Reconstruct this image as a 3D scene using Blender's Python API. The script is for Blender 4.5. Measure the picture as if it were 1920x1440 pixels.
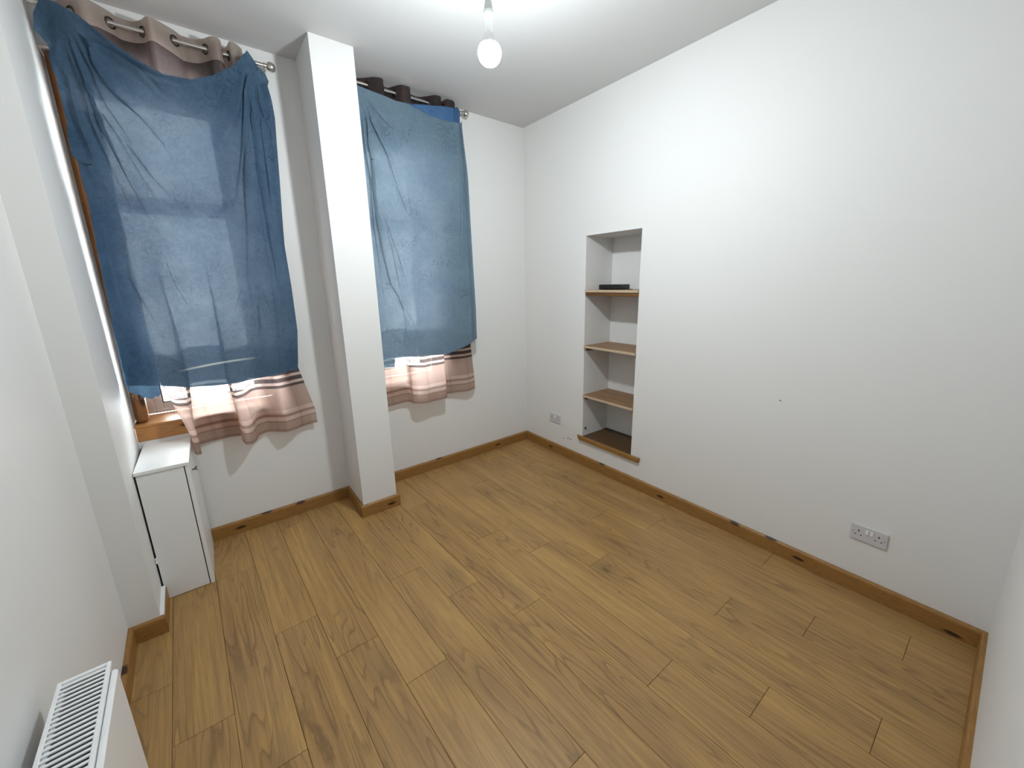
import bpy, bmesh, math, random
import numpy as np
from mathutils import Matrix, Vector

random.seed(7)
for o in list(bpy.data.objects):
    bpy.data.objects.remove(o)
SC = bpy.context.scene
COL = SC.collection

# ------------------------------------------------------------------ camera
cam_d = bpy.data.cameras.new('camera')
cam = bpy.data.objects.new('camera', cam_d)
COL.objects.link(cam)
RT = Vector((0.78345, -0.62128, -0.01443))
UP = Vector((0.15280, 0.17007, 0.97351))
FW = Vector((0.60238, 0.76491, -0.22817))
m = Matrix((RT, UP, -FW)).transposed().to_4x4()
m.translation = Vector((-2.4817, -3.1092, 1.6175))
cam.matrix_world = m
cam_d.sensor_fit = 'HORIZONTAL'
cam_d.sensor_width = 36.0
cam_d.lens = 13.896
cam_d.shift_x = -0.01153
cam_d.shift_y = -0.00792
cam_d.clip_start = 0.02
SC.camera = cam

# ------------------------------------------------------------------ world, exposure
BULB = (-1.425, -1.575, 2.555)
BULB_STRENGTH = 430.0
SKY_STRENGTH = 10.5
w = bpy.data.worlds.new('overcast_sky')
SC.world = w
w.use_nodes = True
bg = w.node_tree.nodes['Background']
bg.inputs[0].default_value = (0.93, 0.97, 1.0, 1)
bg.inputs[1].default_value = SKY_STRENGTH
vs = SC.view_settings
vs.view_transform = 'Standard'
vs.look = 'None'
vs.gamma = 1.0
vs.use_curve_mapping = False
vs.exposure = 1.02

# ------------------------------------------------------------------ material helpers
class NT:
    def __init__(s, name):
        s.m = bpy.data.materials.new(name)
        s.m.use_nodes = True
        s.t = s.m.node_tree
        s.t.nodes.clear()
        s.out = s.t.nodes.new('ShaderNodeOutputMaterial')
    def n(s, kind, props=None, **ins):
        nd = s.t.nodes.new('ShaderNode' + kind)
        for k, v in (props or {}).items():
            setattr(nd, k, v)
        for k, v in ins.items():
            key = k.replace('_', ' ')
            if k[0] == 'i' and k[1:].isdigit():
                sock = nd.inputs[int(k[1:])]
            else:
                sock = nd.inputs[key]
            s.set(sock, v)
        return nd
    def set(s, sock, v):
        if isinstance(v, bpy.types.NodeSocket):
            s.t.links.new(v, sock)
        elif isinstance(v, bpy.types.Node):
            s.t.links.new(v.outputs[0], sock)
        else:
            if isinstance(v, tuple) and len(v) == 3 and sock.type == 'RGBA':
                v = v + (1,)
            sock.default_value = v
    def math(s, op, a, b=0.0, c=None, clamp=False):
        nd = s.n('Math', {'operation': op, 'use_clamp': clamp}, i0=a, i1=b)
        if c is not None:
            s.set(nd.inputs[2], c)
        return nd.outputs[0]
    def mix(s, f, a, b, mode='MIX'):
        nd = s.n('Mix', {'data_type': 'RGBA', 'blend_type': mode})
        s.set(nd.inputs[0], f); s.set(nd.inputs[6], a); s.set(nd.inputs[7], b)
        return nd.outputs[2]
    def ramp(s, f, stops, interp='LINEAR'):
        nd = s.n('ValToRGB', i0=f)
        r = nd.color_ramp
        r.interpolation = interp
        while len(r.elements) < len(stops):
            r.elements.new(0.5)
        for e, (p, c) in zip(r.elements, stops):
            e.position = p
            e.color = (c, c, c, 1) if isinstance(c, (int, float)) else tuple(c) + (1,)
        return nd.outputs[0]
    def noise(s, vec, scale=5.0, detail=2.0, rough=0.5, dist=0.0):
        return s.n('TexNoise', Vector=vec, Scale=scale, Detail=detail, Roughness=rough, Distortion=dist).outputs[0]
    def mapping(s, vec, scale=(1, 1, 1), loc=(0, 0, 0)):
        return s.n('Mapping', Vector=vec, Scale=scale, Location=loc).outputs[0]
    def coord(s, which='Object'):
        return s.n('TexCoord').outputs[which]
    def bump(s, h, strength=0.2, dist=0.01):
        return s.n('Bump', Height=h, Strength=strength, Distance=dist).outputs[0]
    def done(s, shader):
        s.set(s.out.inputs[0], shader)
        return s.m
    def bsdf(s, col, rough=0.5, normal=None, metal=0.0, spec=0.5):
        p = s.n('BsdfPrincipled', Base_Color=col, Roughness=rough, Metallic=metal)
        p.inputs['Specular IOR Level'].default_value = spec
        if normal is not None:
            s.set(p.inputs['Normal'], normal)
        return p.outputs[0]

def mat_paint(name, col, rough=0.55, bump=0.06, spots=None):
    t = NT(name)
    c = t.coord()
    nz = t.noise(c, 160, 3)
    big = t.noise(c, 1.3, 2)
    base = t.mix(t.math('MULTIPLY', big, 0.06), col, tuple(x * 0.8 for x in col))
    if spots:
        sp = t.n('SeparateXYZ', Vector=c)
        for (py, pz, ry, rz, sc) in spots:
            dy = t.math('DIVIDE', t.math('SUBTRACT', sp.outputs[1], py), ry)
            dz = t.math('DIVIDE', t.math('SUBTRACT', sp.outputs[2], pz), rz)
            d = t.math('SQRT', t.math('ADD', t.math('MULTIPLY', dy, dy), t.math('MULTIPLY', dz, dz)))
            d = t.math('ADD', d, t.math('MULTIPLY', t.math('SUBTRACT', t.noise(c, 90, 2), 0.5), 2.2))
            f = t.math('SUBTRACT', 1.0, d, clamp=True)
            f = t.math('MULTIPLY', f, 2.0, clamp=True)
            base = t.mix(f, base, sc)
    return t.done(t.bsdf(base, rough, t.bump(nz, bump, 0.002), spec=0.3))

def mat_plain(name, col, rough=0.4, metal=0.0, spec=0.5, grain=0.08):
    t = NT(name)
    c = t.coord()
    nz = t.noise(c, 60, 2)
    base = t.mix(t.math('MULTIPLY', nz, grain), col, tuple(x * 0.6 for x in col))
    return t.done(t.bsdf(base, rough, metal=metal, spec=spec))

def mat_pine(name, axis, light, dark, knot=(0.05, 0.016, 0.008), rough=0.4, ks=5.2, kr=0.19, across=2, thresh=0.62):
    t = NT(name)
    c = t.coord()
    sp = t.n('SeparateXYZ', Vector=c)
    al, ac = sp.outputs[axis], sp.outputs[across]
    oth = sp.outputs[3 - axis - across]
    v = t.n('CombineXYZ', X=t.math('MULTIPLY', al, 1.4), Y=t.math('MULTIPLY', ac, 16.0), Z=t.math('MULTIPLY', oth, 9.0)).outputs[0]
    kv = t.n('CombineXYZ', X=t.math('MULTIPLY', al, ks), Y=t.math('MULTIPLY', ac, ks * 2.9), Z=0.0).outputs[0]
    kv2 = t.n('VectorMath', {'operation': 'ADD'}, i0=kv, i1=t.n('VectorMath', {'operation': 'SCALE'}, i0=t.n('TexNoise', Vector=kv, Scale=3.0).outputs[1], Scale=0.12).outputs[0]).outputs[0]
    vo = t.n('TexVoronoi', {'voronoi_dimensions': '2D'}, Vector=kv2, Scale=1.0)
    dist = vo.outputs[0]
    keep = t.math('GREATER_THAN', t.n('SeparateColor', i0=vo.outputs[1]).outputs[0], thresh)
    near = t.math('MULTIPLY', t.math('SUBTRACT', 1.0, t.math('DIVIDE', dist, kr * 4), clamp=True), keep)
    g = t.noise(v, 2.2, 4, 0.6, 0.6)
    g = t.math('ADD', g, t.math('MULTIPLY', near, 0.55))
    rings = t.math('SINE', t.math('MULTIPLY', g, 46.0))
    f = t.math('ADD', t.math('MULTIPLY', rings, 0.22), 0.4)
    f = t.math('ADD', f, t.math('MULTIPLY', t.math('SUBTRACT', t.noise(v, 9, 3), 0.5), 0.7), clamp=True)
    base = t.mix(f, light, dark)
    kf = t.math('MULTIPLY', t.math('SUBTRACT', 1.0, t.math('DIVIDE', dist, kr), clamp=True), keep)
    kf = t.math('MULTIPLY', kf, 2.5, clamp=True)
    base = t.mix(kf, base, knot)
    return t.done(t.bsdf(base, rough, t.bump(f, 0.05, 0.002), spec=0.4))

def mat_oak():
    t = NT('oak_laminate')
    c = t.coord()
    info = t.n('ObjectInfo')
    rnd = info.outputs['Random']
    off = t.n('CombineXYZ', X=t.math('MULTIPLY', rnd, 37.0), Y=t.math('MULTIPLY', rnd, 91.0), Z=t.math('MULTIPLY', rnd, 53.0)).outputs[0]
    def shifted(scale):
        mp = t.mapping(c, scale)
        return t.n('VectorMath', {'operation': 'ADD'}, i0=mp, i1=off).outputs[0]
    # cathedral figure: contour lines of a stretched noise
    n1 = t.noise(shifted((8.5, 0.72, 0)), 1.0, 1.5, 0.4, 0.25)
    wob = t.noise(shifted((45, 16, 0)), 1.0, 2)
    lines = t.math('FRACT', t.math('MULTIPLY', t.math('ADD', n1, t.math('MULTIPLY', wob, 0.022)), 19.0))
    lines = t.ramp(lines, [(0.0, 0.0), (0.62, 0.18), (0.88, 1.0), (1.0, 0.0)])
    # where the figure shows (other parts of a board are quiet)
    area = t.ramp(t.noise(shifted((5.0, 1.3, 0)), 1.0, 1.0), [(0.42, 0.15), (0.60, 1.0)])
    streak = t.noise(shifted((75, 2.2, 0)), 1.0, 4, 0.65)
    pores = t.ramp(t.noise(shifted((260, 9, 0)), 1.0, 2, 0.6), [(0.55, 0.0), (0.75, 1.0)])
    tone = t.noise(shifted((9, 1.0, 0)), 1.0, 3, 0.55)
    base = t.mix(t.ramp(tone, [(0.28, 0.0), (0.72, 1.0)]), (0.54, 0.325, 0.108), (0.40, 0.228, 0.080))
    base = t.mix(t.math('MULTIPLY', t.ramp(streak, [(0.3, 0.0), (0.75, 1.0)]), 0.64), base, (0.185, 0.104, 0.042))
    base = t.mix(t.math('MULTIPLY', t.math('MULTIPLY', lines, area), 0.66), base, (0.145, 0.080, 0.032))
    base = t.mix(t.math('MULTIPLY', pores, 0.38), base, (0.17, 0.10, 0.05))
    # olive-grey smudged heartwood and small knots
    kv = shifted((5.2, 1.9, 0))
    vo = t.n('TexVoronoi', Vector=kv, Scale=1.0)
    keep = t.math('GREATER_THAN', t.n('SeparateColor', i0=vo.outputs[1]).outputs[0], 0.55)
    dd = t.math('ADD', vo.outputs[0], t.math('MULTIPLY', t.math('SUBTRACT', wob, 0.5), 0.16))
    halo = t.math('MULTIPLY', t.math('SUBTRACT', 1.0, t.math('DIVIDE', dd, 0.34), clamp=True), keep)
    base = t.mix(t.math('MULTIPLY', halo, 0.55), base, (0.150, 0.098, 0.046))
    core = t.math('MULTIPLY', t.math('SUBTRACT', 1.0, t.math('DIVIDE', dd, 0.07), clamp=True), keep)
    base = t.mix(t.math('MULTIPLY', core, 0.85), base, (0.07, 0.038, 0.018))
    # boards differ a little
    base = t.mix(t.math('MULTIPLY', rnd, 0.35), base, t.mix(0.5, base, (0.27, 0.150, 0.066)))
    hgt = t.math('SUBTRACT', 0.5, t.math('MULTIPLY', streak, 0.5))
    return t.done(t.bsdf(base, 0.42, t.bump(hgt, 0.06, 0.002), spec=0.4))

def mat_shelf(name, light, dark):
    t = NT(name)
    c = t.coord()
    v = t.mapping(c, (40, 2.0, 30))
    g = t.noise(v, 1.0, 4, 0.6, 0.4)
    base = t.mix(t.ramp(g, [(0.3, 0.0), (0.7, 1.0)]), light, dark)
    return t.done(t.bsdf(base, 0.45, t.bump(g, 0.04, 0.002), spec=0.35))

def mat_sheet(name, c0, c1, tr0, tr1, gap=(0.42, 0.56, 0.72), streak=None, seed=0.0):
    """old cotton sheet: diffuse front, light passing through"""
    t = NT(name)
    c = t.coord()
    big = t.noise(t.mapping(c, (1, 1, 1), (seed, 0, seed)), 5.0, 4, 0.6)
    weave = t.noise(t.mapping(c, (1, 1, 0.8)), 170, 3, 0.7)
    slub = t.noise(t.mapping(c, (1, 1, 1), (seed * 3, 0, 0)), 42, 3, 0.6, 1.2)
    f = t.math('ADD', t.math('MULTIPLY', big, 0.6), t.math('MULTIPLY', slub, 0.45), clamp=True)
    f = t.ramp(f, [(0.39, 0.0), (0.65, 1.0)])
    f = t.math('ADD', t.math('MULTIPLY', f, 0.68), t.math('MULTIPLY', weave, 0.32), clamp=True)
    base = t.mix(f, c0, c1)
    trc = t.mix(f, tr0, tr1)
    # scribbly crease lines worn into the cloth
    cr = t.noise(t.mapping(c, (1.0, 1.0, 0.75), (seed * 5, 0, 2)), 13, 4, 0.55, 1.6)
    line = t.math('ABSOLUTE', t.math('SUBTRACT', cr, 0.5))
    line = t.math('SUBTRACT', 1.0, t.math('DIVIDE', line, 0.018), clamp=True)
    where = t.ramp(t.noise(t.mapping(c, (1, 1, 1), (9, 0, seed)), 4.5, 2), [(0.5, 0.0), (0.62, 1.0)])
    line = t.math('MULTIPLY', line, where)
    if streak:
        (xa, za), (xb, zb) = streak
        sp = t.n('SeparateXYZ', Vector=c)
        u = t.math('DIVIDE', t.math('SUBTRACT', sp.outputs[0], xa), xb - xa)
        zl = t.math('ADD', t.math('ADD', za, t.math('MULTIPLY', u, zb - za)), t.math('MULTIPLY', t.math('MULTIPLY', u, t.math('SUBTRACT', 1.0, u)), 0.03))
        d = t.math('DIVIDE', t.math('ABSOLUTE', t.math('SUBTRACT', sp.outputs[2], zl)), 0.0075)
        s_ = t.math('SUBTRACT', 1.0, d, clamp=True)
        env = t.math('MULTIPLY', t.math('MULTIPLY', u, t.math('SUBTRACT', 1.0, u)), 5.0, clamp=True)
        s_ = t.math('MULTIPLY', t.math('MULTIPLY', s_, 1.8, clamp=True), env)
        base = t.mix(t.math('MULTIPLY', s_, 0.6), base, (0.42, 0.46, 0.40))
        trc = t.mix(t.math('MULTIPLY', s_, 0.6), trc, (0.3, 0.36, 0.36))
    h = t.math('ADD', t.math('MULTIPLY', slub, 0.35), t.math('MULTIPLY', t.math('MULTIPLY', line, -1.0), 0.8))
    h = t.math('ADD', h, t.math('MULTIPLY', weave, 0.08))
    nrm = t.bump(h, 0.75, 0.007)
    di = t.n('BsdfDiffuse', Color=base, Normal=nrm)
    tr = t.n('BsdfTranslucent', Color=trc, Normal=nrm)
    mx = t.n('AddShader')
    t.set(mx.inputs[0], di.outputs[0]); t.set(mx.inputs[1], tr.outputs[0])
    gaps = t.n('BsdfTransparent', Color=t.mix(f, gap, tuple(min(1, q * 1.5) for q in gap)))
    m2 = t.n('MixShader', i0=0.046)
    t.set(m2.inputs[1], mx.outputs[0]); t.set(m2.inputs[2], gaps.outputs[0])
    return t.done(m2.outputs[0])

def mat_striped(name, bands):
    """striped polyester curtain; bands = [(z, colour)] from the hem upwards"""
    t = NT(name)
    c = t.coord()
    sp = t.n('SeparateXYZ', Vector=c)
    uvx = t.n('SeparateXYZ', Vector=t.coord('UV')).outputs[0]
    uvy = t.n('SeparateXYZ', Vector=t.coord('UV')).outputs[1]
    f = t.math('DIVIDE', uvy, 2.4)
    col = t.ramp(f, [(max(0.0, z / 2.4), k) for z, k in bands], 'CONSTANT')
    wv = t.noise(t.mapping(c, (60, 60, 420)), 1.0, 2, 0.6)
    col = t.mix(t.math('MULTIPLY', t.math('SUBTRACT', wv, 0.35, clamp=True), 0.6), col, t.mix(0.25, col, (0.9, 0.82, 0.78)))
    # faint woven upright bars
    bar = t.math('FRACT', t.math('MULTIPLY', uvx, 6.2))
    bar = t.ramp(bar, [(0.0, 0.0), (0.62, 0.0), (0.64, 1.0), (0.74, 1.0), (0.76, 0.0)])
    col = t.mix(t.math('MULTIPLY', bar, 0.22), col, t.mix(0.75, col, (0.20, 0.13, 0.12)))
    nrm = t.bump(wv, 0.12, 0.002)
    di = t.n('BsdfDiffuse', Color=t.mix(1.0, col, (0.50, 0.50, 0.50), 'MULTIPLY'), Normal=nrm)
    thin = t.mix(0.09, col, (0.92, 0.90, 0.92))
    tr = t.n('BsdfTranslucent', Color=t.mix(1.0, thin, (0.92, 0.76, 0.75), 'MULTIPLY'), Normal=nrm)
    mx = t.n('AddShader')
    t.set(mx.inputs[0], di.outputs[0]); t.set(mx.inputs[1], tr.outputs[0])
    gaps = t.n('BsdfTransparent', Color=thin)
    m2 = t.n('MixShader', i0=0.30)
    t.set(m2.inputs[1], mx.outputs[0]); t.set(m2.inputs[2], gaps.outputs[0])
    return t.done(m2.outputs[0])

def mat_glass():
    t = NT('window_glass')
    tr = t.n('BsdfTransparent', Color=(0.93, 0.96, 0.96))
    gl = t.n('BsdfGlossy', Color=(1, 1, 1), Roughness=0.02)
    fr = t.n('Fresnel', IOR=1.45)
    mx = t.n('MixShader', i0=fr.outputs[0])
    t.set(mx.inputs[1], tr.outputs[0]); t.set(mx.inputs[2], gl.outputs[0])
    return t.done(mx.outputs[0])

def mat_bulb():
    t = NT('lit_bulb')
    e = t.n('Emission', Color=(0.89, 0.965, 1.0), Strength=BULB_STRENGTH)
    return t.done(e.outputs[0])

WALLC = (0.765, 0.758, 0.742)
MUD = (0.16, 0.13, 0.12)
M = {}
M['wall'] = mat_paint('white_wall_paint', WALLC)
M['wall_r'] = mat_paint('white_wall_paint_marked', WALLC, spots=[
    (-0.560, 0.169, 0.008, 0.007, MUD), (-0.620, 0.188, 0.012, 0.010, MUD), (-0.652, 0.190, 0.010, 0.008, MUD),
    (-0.762, 0.185, 0.006, 0.004, (0.35, 0.32, 0.30)), (-2.318, 0.945, 0.006, 0.005, MUD)])
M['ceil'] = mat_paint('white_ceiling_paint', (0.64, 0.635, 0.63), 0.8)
M['oak'] = mat_oak()
M['sub'] = mat_plain('floor_underlay', (0.05, 0.035, 0.02), 0.9)
PL, PD = (0.345, 0.178, 0.050), (0.215, 0.100, 0.026)
M['pine_x'] = mat_pine('stained_pine_x', 0, PL, PD)
M['pine_y'] = mat_pine('stained_pine_y', 1, PL, PD)
M['pine_w'] = mat_pine('window_pine_x', 0, (0.50, 0.235, 0.075), (0.33, 0.135, 0.038), ks=3.2)
M['pine_z'] = mat_pine('window_pine_z', 2, (0.36, 0.155, 0.048), (0.235, 0.09, 0.026), ks=3.2, across=0)
M['shelf'] = mat_shelf('oak_board', (0.36, 0.20, 0.095), (0.22, 0.115, 0.05))
M['edge'] = mat_shelf('raw_board_edge', (0.60, 0.47, 0.33), (0.48, 0.36, 0.24))
M['batten'] = mat_shelf('batten_wood', (0.22, 0.105, 0.034), (0.11, 0.05, 0.016))
M['niche_floor'] = mat_shelf('dark_board', (0.125, 0.066, 0.026), (0.08, 0.042, 0.016))
M['gloss'] = mat_plain('white_gloss_paint', (0.83, 0.83, 0.82), 0.28, grain=0.02)
M['melamine'] = mat_plain('white_melamine', (0.80, 0.80, 0.79), 0.35, grain=0.02)
M['dark'] = mat_plain('painted_gap_shade', (0.015, 0.015, 0.015), 0.7)
M['black'] = mat_plain('black_plastic', (0.012, 0.013, 0.013), 0.38)
M['upvc'] = mat_plain('white_upvc', (0.85, 0.86, 0.88), 0.3, grain=0.02)
M['gasket'] = mat_plain('window_gasket', (0.03, 0.03, 0.035), 0.6)
M['steel'] = mat_plain('satin_steel', (0.62, 0.59, 0.55), 0.27, metal=1.0)
M['bronze'] = mat_plain('dark_eyelet_metal', (0.10, 0.085, 0.07), 0.35, metal=1.0)
M['socket'] = mat_plain('socket_plastic', (0.60, 0.58, 0.60), 0.35, grain=0.03)
M['switch'] = mat_plain('switch_plastic', (0.80, 0.79, 0.80), 0.3, grain=0.02)
M['hole'] = mat_plain('socket_slot', (0.02, 0.015, 0.015), 0.7)
M['rad'] = mat_plain('radiator_enamel', (0.84, 0.84, 0.84), 0.3, grain=0.02)
M['rad_shade'] = mat_plain('radiator_slot_shade', (0.05, 0.05, 0.055), 0.7)
M['holder'] = mat_plain('lamp_holder_plastic', (0.55, 0.58, 0.56), 0.4, grain=0.03)
M['cord'] = mat_plain('lamp_cord', (0.42, 0.44, 0.42), 0.5)
M['bulb'] = mat_bulb()
M['glass'] = mat_glass()
M['grey'] = mat_plain('grey_plastic', (0.14, 0.13, 0.13), 0.5)
M['sheet1'] = mat_sheet('faded_blue_sheet_dark', (0.036, 0.068, 0.112), (0.055, 0.094, 0.142), (0.015, 0.030, 0.052), (0.040, 0.067, 0.102), streak=((-2.66, 1.167), (-2.28, 1.197)))
M['sheet2'] = mat_sheet('faded_blue_sheet_pale', (0.098, 0.150, 0.198), (0.135, 0.192, 0.232), (0.025, 0.048, 0.080), (0.056, 0.088, 0.130), seed=3.7)
M['sheet3'] = mat_sheet('blue_sheet_wrong_side', (0.050, 0.110, 0.225), (0.070, 0.14, 0.26), (0.03, 0.07, 0.14), (0.05, 0.10, 0.19), seed=6.1)
BE, LT, TP = (0.46, 0.385, 0.325), (0.64, 0.565, 0.50), (0.345, 0.27, 0.228)
DK, TOP = (0.050, 0.040, 0.037), (0.37, 0.33, 0.285)
stripes = [(0.0, TP), (0.012, BE), (0.060, TP), (0.072, LT), (0.095, TP), (0.118, LT), (0.145, BE),
           (0.300, DK), (0.317, LT), (0.334, DK), (0.360, LT), (0.384, DK), (0.600, BE), (1.37, TP), (1.48, BE), (1.88, DK)]
M['curt1'] = mat_striped('striped_curtain_taupe', stripes + [(2.13, TOP)])
M['curt2'] = mat_striped('striped_curtain_dark', stripes)

# ------------------------------------------------------------------ mesh helpers
class MB:
    def __init__(s):
        s.v = []; s.f = []; s.mi = []
    def add(s, vs, fs, mi=0):
        o = len(s.v)
        s.v += [tuple(p) for p in vs]
        s.f += [tuple(i + o for i in f) for f in fs]
        s.mi += [mi] * len(fs)
        return s
    def box(s, x0, x1, y0, y1, z0, z1, fn=None, mi=0):
        vs = [(x, y, z) for x in (x0, x1) for y in (y0, y1) for z in (z0, z1)]
        if fn: vs = [fn(*p) for p in vs]
        return s.add(vs, [(0, 1, 3, 2), (4, 6, 7, 5), (0, 4, 5, 1), (2, 3, 7, 6), (0, 2, 6, 4), (1, 5, 7, 3)], mi)
    def prism(s, poly, z0, z1, mi=0):
        n = len(poly)
        vs = [(x, y, z0) for x, y in poly] + [(x, y, z1) for x, y in poly]
        fs = [tuple(range(n - 1, -1, -1)), tuple(range(n, 2 * n))] + [(i, (i + 1) % n, n + (i + 1) % n, n + i) for i in range(n)]
        return s.add(vs, fs, mi)
    def lathe(s, prof, o=(0, 0, 0), axis=2, n=20, mi=0):
        vs, fs = [], []
        for r, h in prof:
            for i in range(n):
                a = 2 * math.pi * i / n
                p = [r * math.cos(a), r * math.sin(a), h]
                if axis == 0: p = [p[2], p[0], p[1]]
                if axis == 1: p = [p[0], p[2], p[1]]
                vs.append((p[0] + o[0], p[1] + o[1], p[2] + o[2]))
        k = len(prof)
        for j in range(k - 1):
            for i in range(n):
                a, b = j * n + i, j * n + (i + 1) % n
                fs.append((a, b, b + n, a + n))
        fs.append(tuple(range(n - 1, -1, -1)))
        fs.append(tuple(range((k - 1) * n, k * n)))
        return s.add(vs, fs, mi)
    def torus(s, o, R, r, nrm, n=22, k=8, mi=0):
        q = Vector(nrm).to_track_quat('Z', 'Y')
        vs, fs = [], []
        for i in range(n):
            a = 2 * math.pi * i / n
            for j in range(k):
                b = 2 * math.pi * j / k
                p = q @ Vector(((R + r * math.cos(b)) * math.cos(a), (R + r * math.cos(b)) * math.sin(a), r * math.sin(b)))
                vs.append((p.x + o[0], p.y + o[1], p.z + o[2]))
        for i in range(n):
            for j in range(k):
                fs.append((i * k + j, ((i + 1) % n) * k + j, ((i + 1) % n) * k + (j + 1) % k, i * k + (j + 1) % k))
        return s.add(vs, fs, mi)
    def tube(s, pts, r, n=8, mi=0):
        vs, fs = [], []
        P = [Vector(p) for p in pts]
        for i, p in enumerate(P):
            d = (P[min(i + 1, len(P) - 1)] - P[max(i - 1, 0)]).normalized()
            q = d.to_track_quat('Z', 'Y')
            for j in range(n):
                a = 2 * math.pi * j / n
                vs.append(p + q @ Vector((r * math.cos(a), r * math.sin(a), 0)))
        for i in range(len(P) - 1):
            for j in range(n):
                fs.append((i * n + j, i * n + (j + 1) % n, (i + 1) * n + (j + 1) % n, (i + 1) * n + j))
        fs.append(tuple(range(n - 1, -1, -1)))
        fs.append(tuple(range((len(P) - 1) * n, len(P) * n)))
        return s.add(vs, fs, mi)
    def build(s, name, mats, parent=None, bevel=0.0, smooth=False, origin=None, seg=1):
        me = bpy.data.meshes.new(name)
        off = Vector(origin) if origin is not None else (parent.matrix_basis.translation.copy() if parent is not None and parent.get('local') is None else Vector((0, 0, 0)))
        if parent is not None and parent.parent is not None and origin is None:
            off = off + parent.parent.matrix_basis.translation
        me.from_pydata([Vector(p) - off for p in s.v], [], s.f)
        me.update()
        bm = bmesh.new(); bm.from_mesh(me)
        bmesh.ops.recalc_face_normals(bm, faces=bm.faces)
        for f, mi in zip(bm.faces, s.mi): f.material_index = mi
        if bevel > 0:
            es = [e for e in bm.edges if len(e.link_faces) == 2 and e.calc_face_angle(0) > 0.5]
            bmesh.ops.bevel(bm, geom=es, offset=bevel, segments=seg, affect='EDGES', profile=0.5)
        if smooth:
            for f in bm.faces: f.smooth = True
        bm.to_mesh(me); bm.free()
        for k in (mats if isinstance(mats, (list, tuple)) else [mats]):
            me.materials.append(M[k])
        if smooth:
            me.set_sharp_from_angle(angle=math.radians(42))
        o = bpy.data.objects.new(name, me)
        COL.objects.link(o)
        if parent is not None:
            o.parent = parent
        elif origin is not None:
            o.location = off
        return o

def tag(o, label=None, cat=None, group=None, kind=None):
    if label: o['label'] = label
    if cat: o['category'] = cat
    if group: o['group'] = group
    if kind: o['kind'] = kind
    return o
def struct(o):
    o['kind'] = 'structure'
    return o
def thing(name, label, cat, loc, rz=0.0, group=None):
    o = bpy.data.objects.new(name, None)
    o.empty_display_size = 0.1
    COL.objects.link(o)
    o.location = loc
    o.rotation_euler = (0, 0, rz)
    return tag(o, label, cat, group)

# ------------------------------------------------------------------ room dimensions (metres)
H = 2.98
YN = -3.242                        # wall beside the photographer
YW = 0.01453                       # the window wall is a touch out of square
wy = lambda x: YW * x
sh = lambda x, y, z: (x, y + wy(x), z)      # y measured from the window wall's face
LX = lambda y: -2.914 - 0.0408 * y          # left wall by the window
LX2 = lambda y: -2.994 - 0.035 * (y + 0.77) # left wall with the radiator
P1, P2, PQ = -1.817, -1.576, -0.389         # pillar
STEP = -0.77
TH = 0.30
W1L, W1R, W2L, W2R = -2.92, -2.17, -1.576, -0.905
WB, WT = 0.754, 2.73
HB, BT = 0.088, 0.019

# ------------------------------------------------------------------ structure
mb = MB()
for x0, x1, z0, z1 in [(W1L - 0.25, W1R, 0, WB), (W1L - 0.25, W1R, WT, H), (W1R, W2L, 0, H), (W2L, W2R, 0, WB), (W2L, W2R, WT, H), (W2R, 0.0, 0, H)]:
    mb.box(x0, x1, 0, TH, z0, z1, sh)
struct(mb.build('wall_back', 'wall'))

N0, N1, NB, NT_, ND = -0.799, -1.327, 0.267, 1.983, 0.333
mb = MB()
mb.box(0, 0.45, N0, TH, 0, H)
mb.box(0, 0.45, YN - 0.1, N1, 0, H)
mb.box(0, 0.45, N1, N0, NT_, H)
mb.box(0, 0.45, N1, N0, 0, NB - 0.018)
mb.box(ND, 0.45, N1, N0, NB - 0.018, NT_)
struct(mb.build('wall_right', 'wall_r'))

struct(MB().box(-3.3, 0.0, YN - 0.1, YN, 0, H).build('wall_near', 'wall'))
yb = TH + wy(-3)
struct(MB().prism([(-3.3, YN), (LX2(YN), YN), (LX2(STEP), STEP), (LX(STEP), STEP), (LX(yb), yb), (-3.3, yb)], 0, H).build('wall_left', 'wall'))
struct(MB().prism([(P1, wy(P1)), (P1, PQ), (P2, PQ), (P2, wy(P2))], 0, H).build('wall_pillar', 'wall'))
struct(MB().box(-3.3, 0.45, YN - 0.1, TH, H, H + 0.1).build('ceiling', 'ceil'))
floor = struct(MB().box(-3.3, 0.45, YN - 0.1, TH, -0.06, -0.0095).build('floor', 'sub'))

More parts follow.
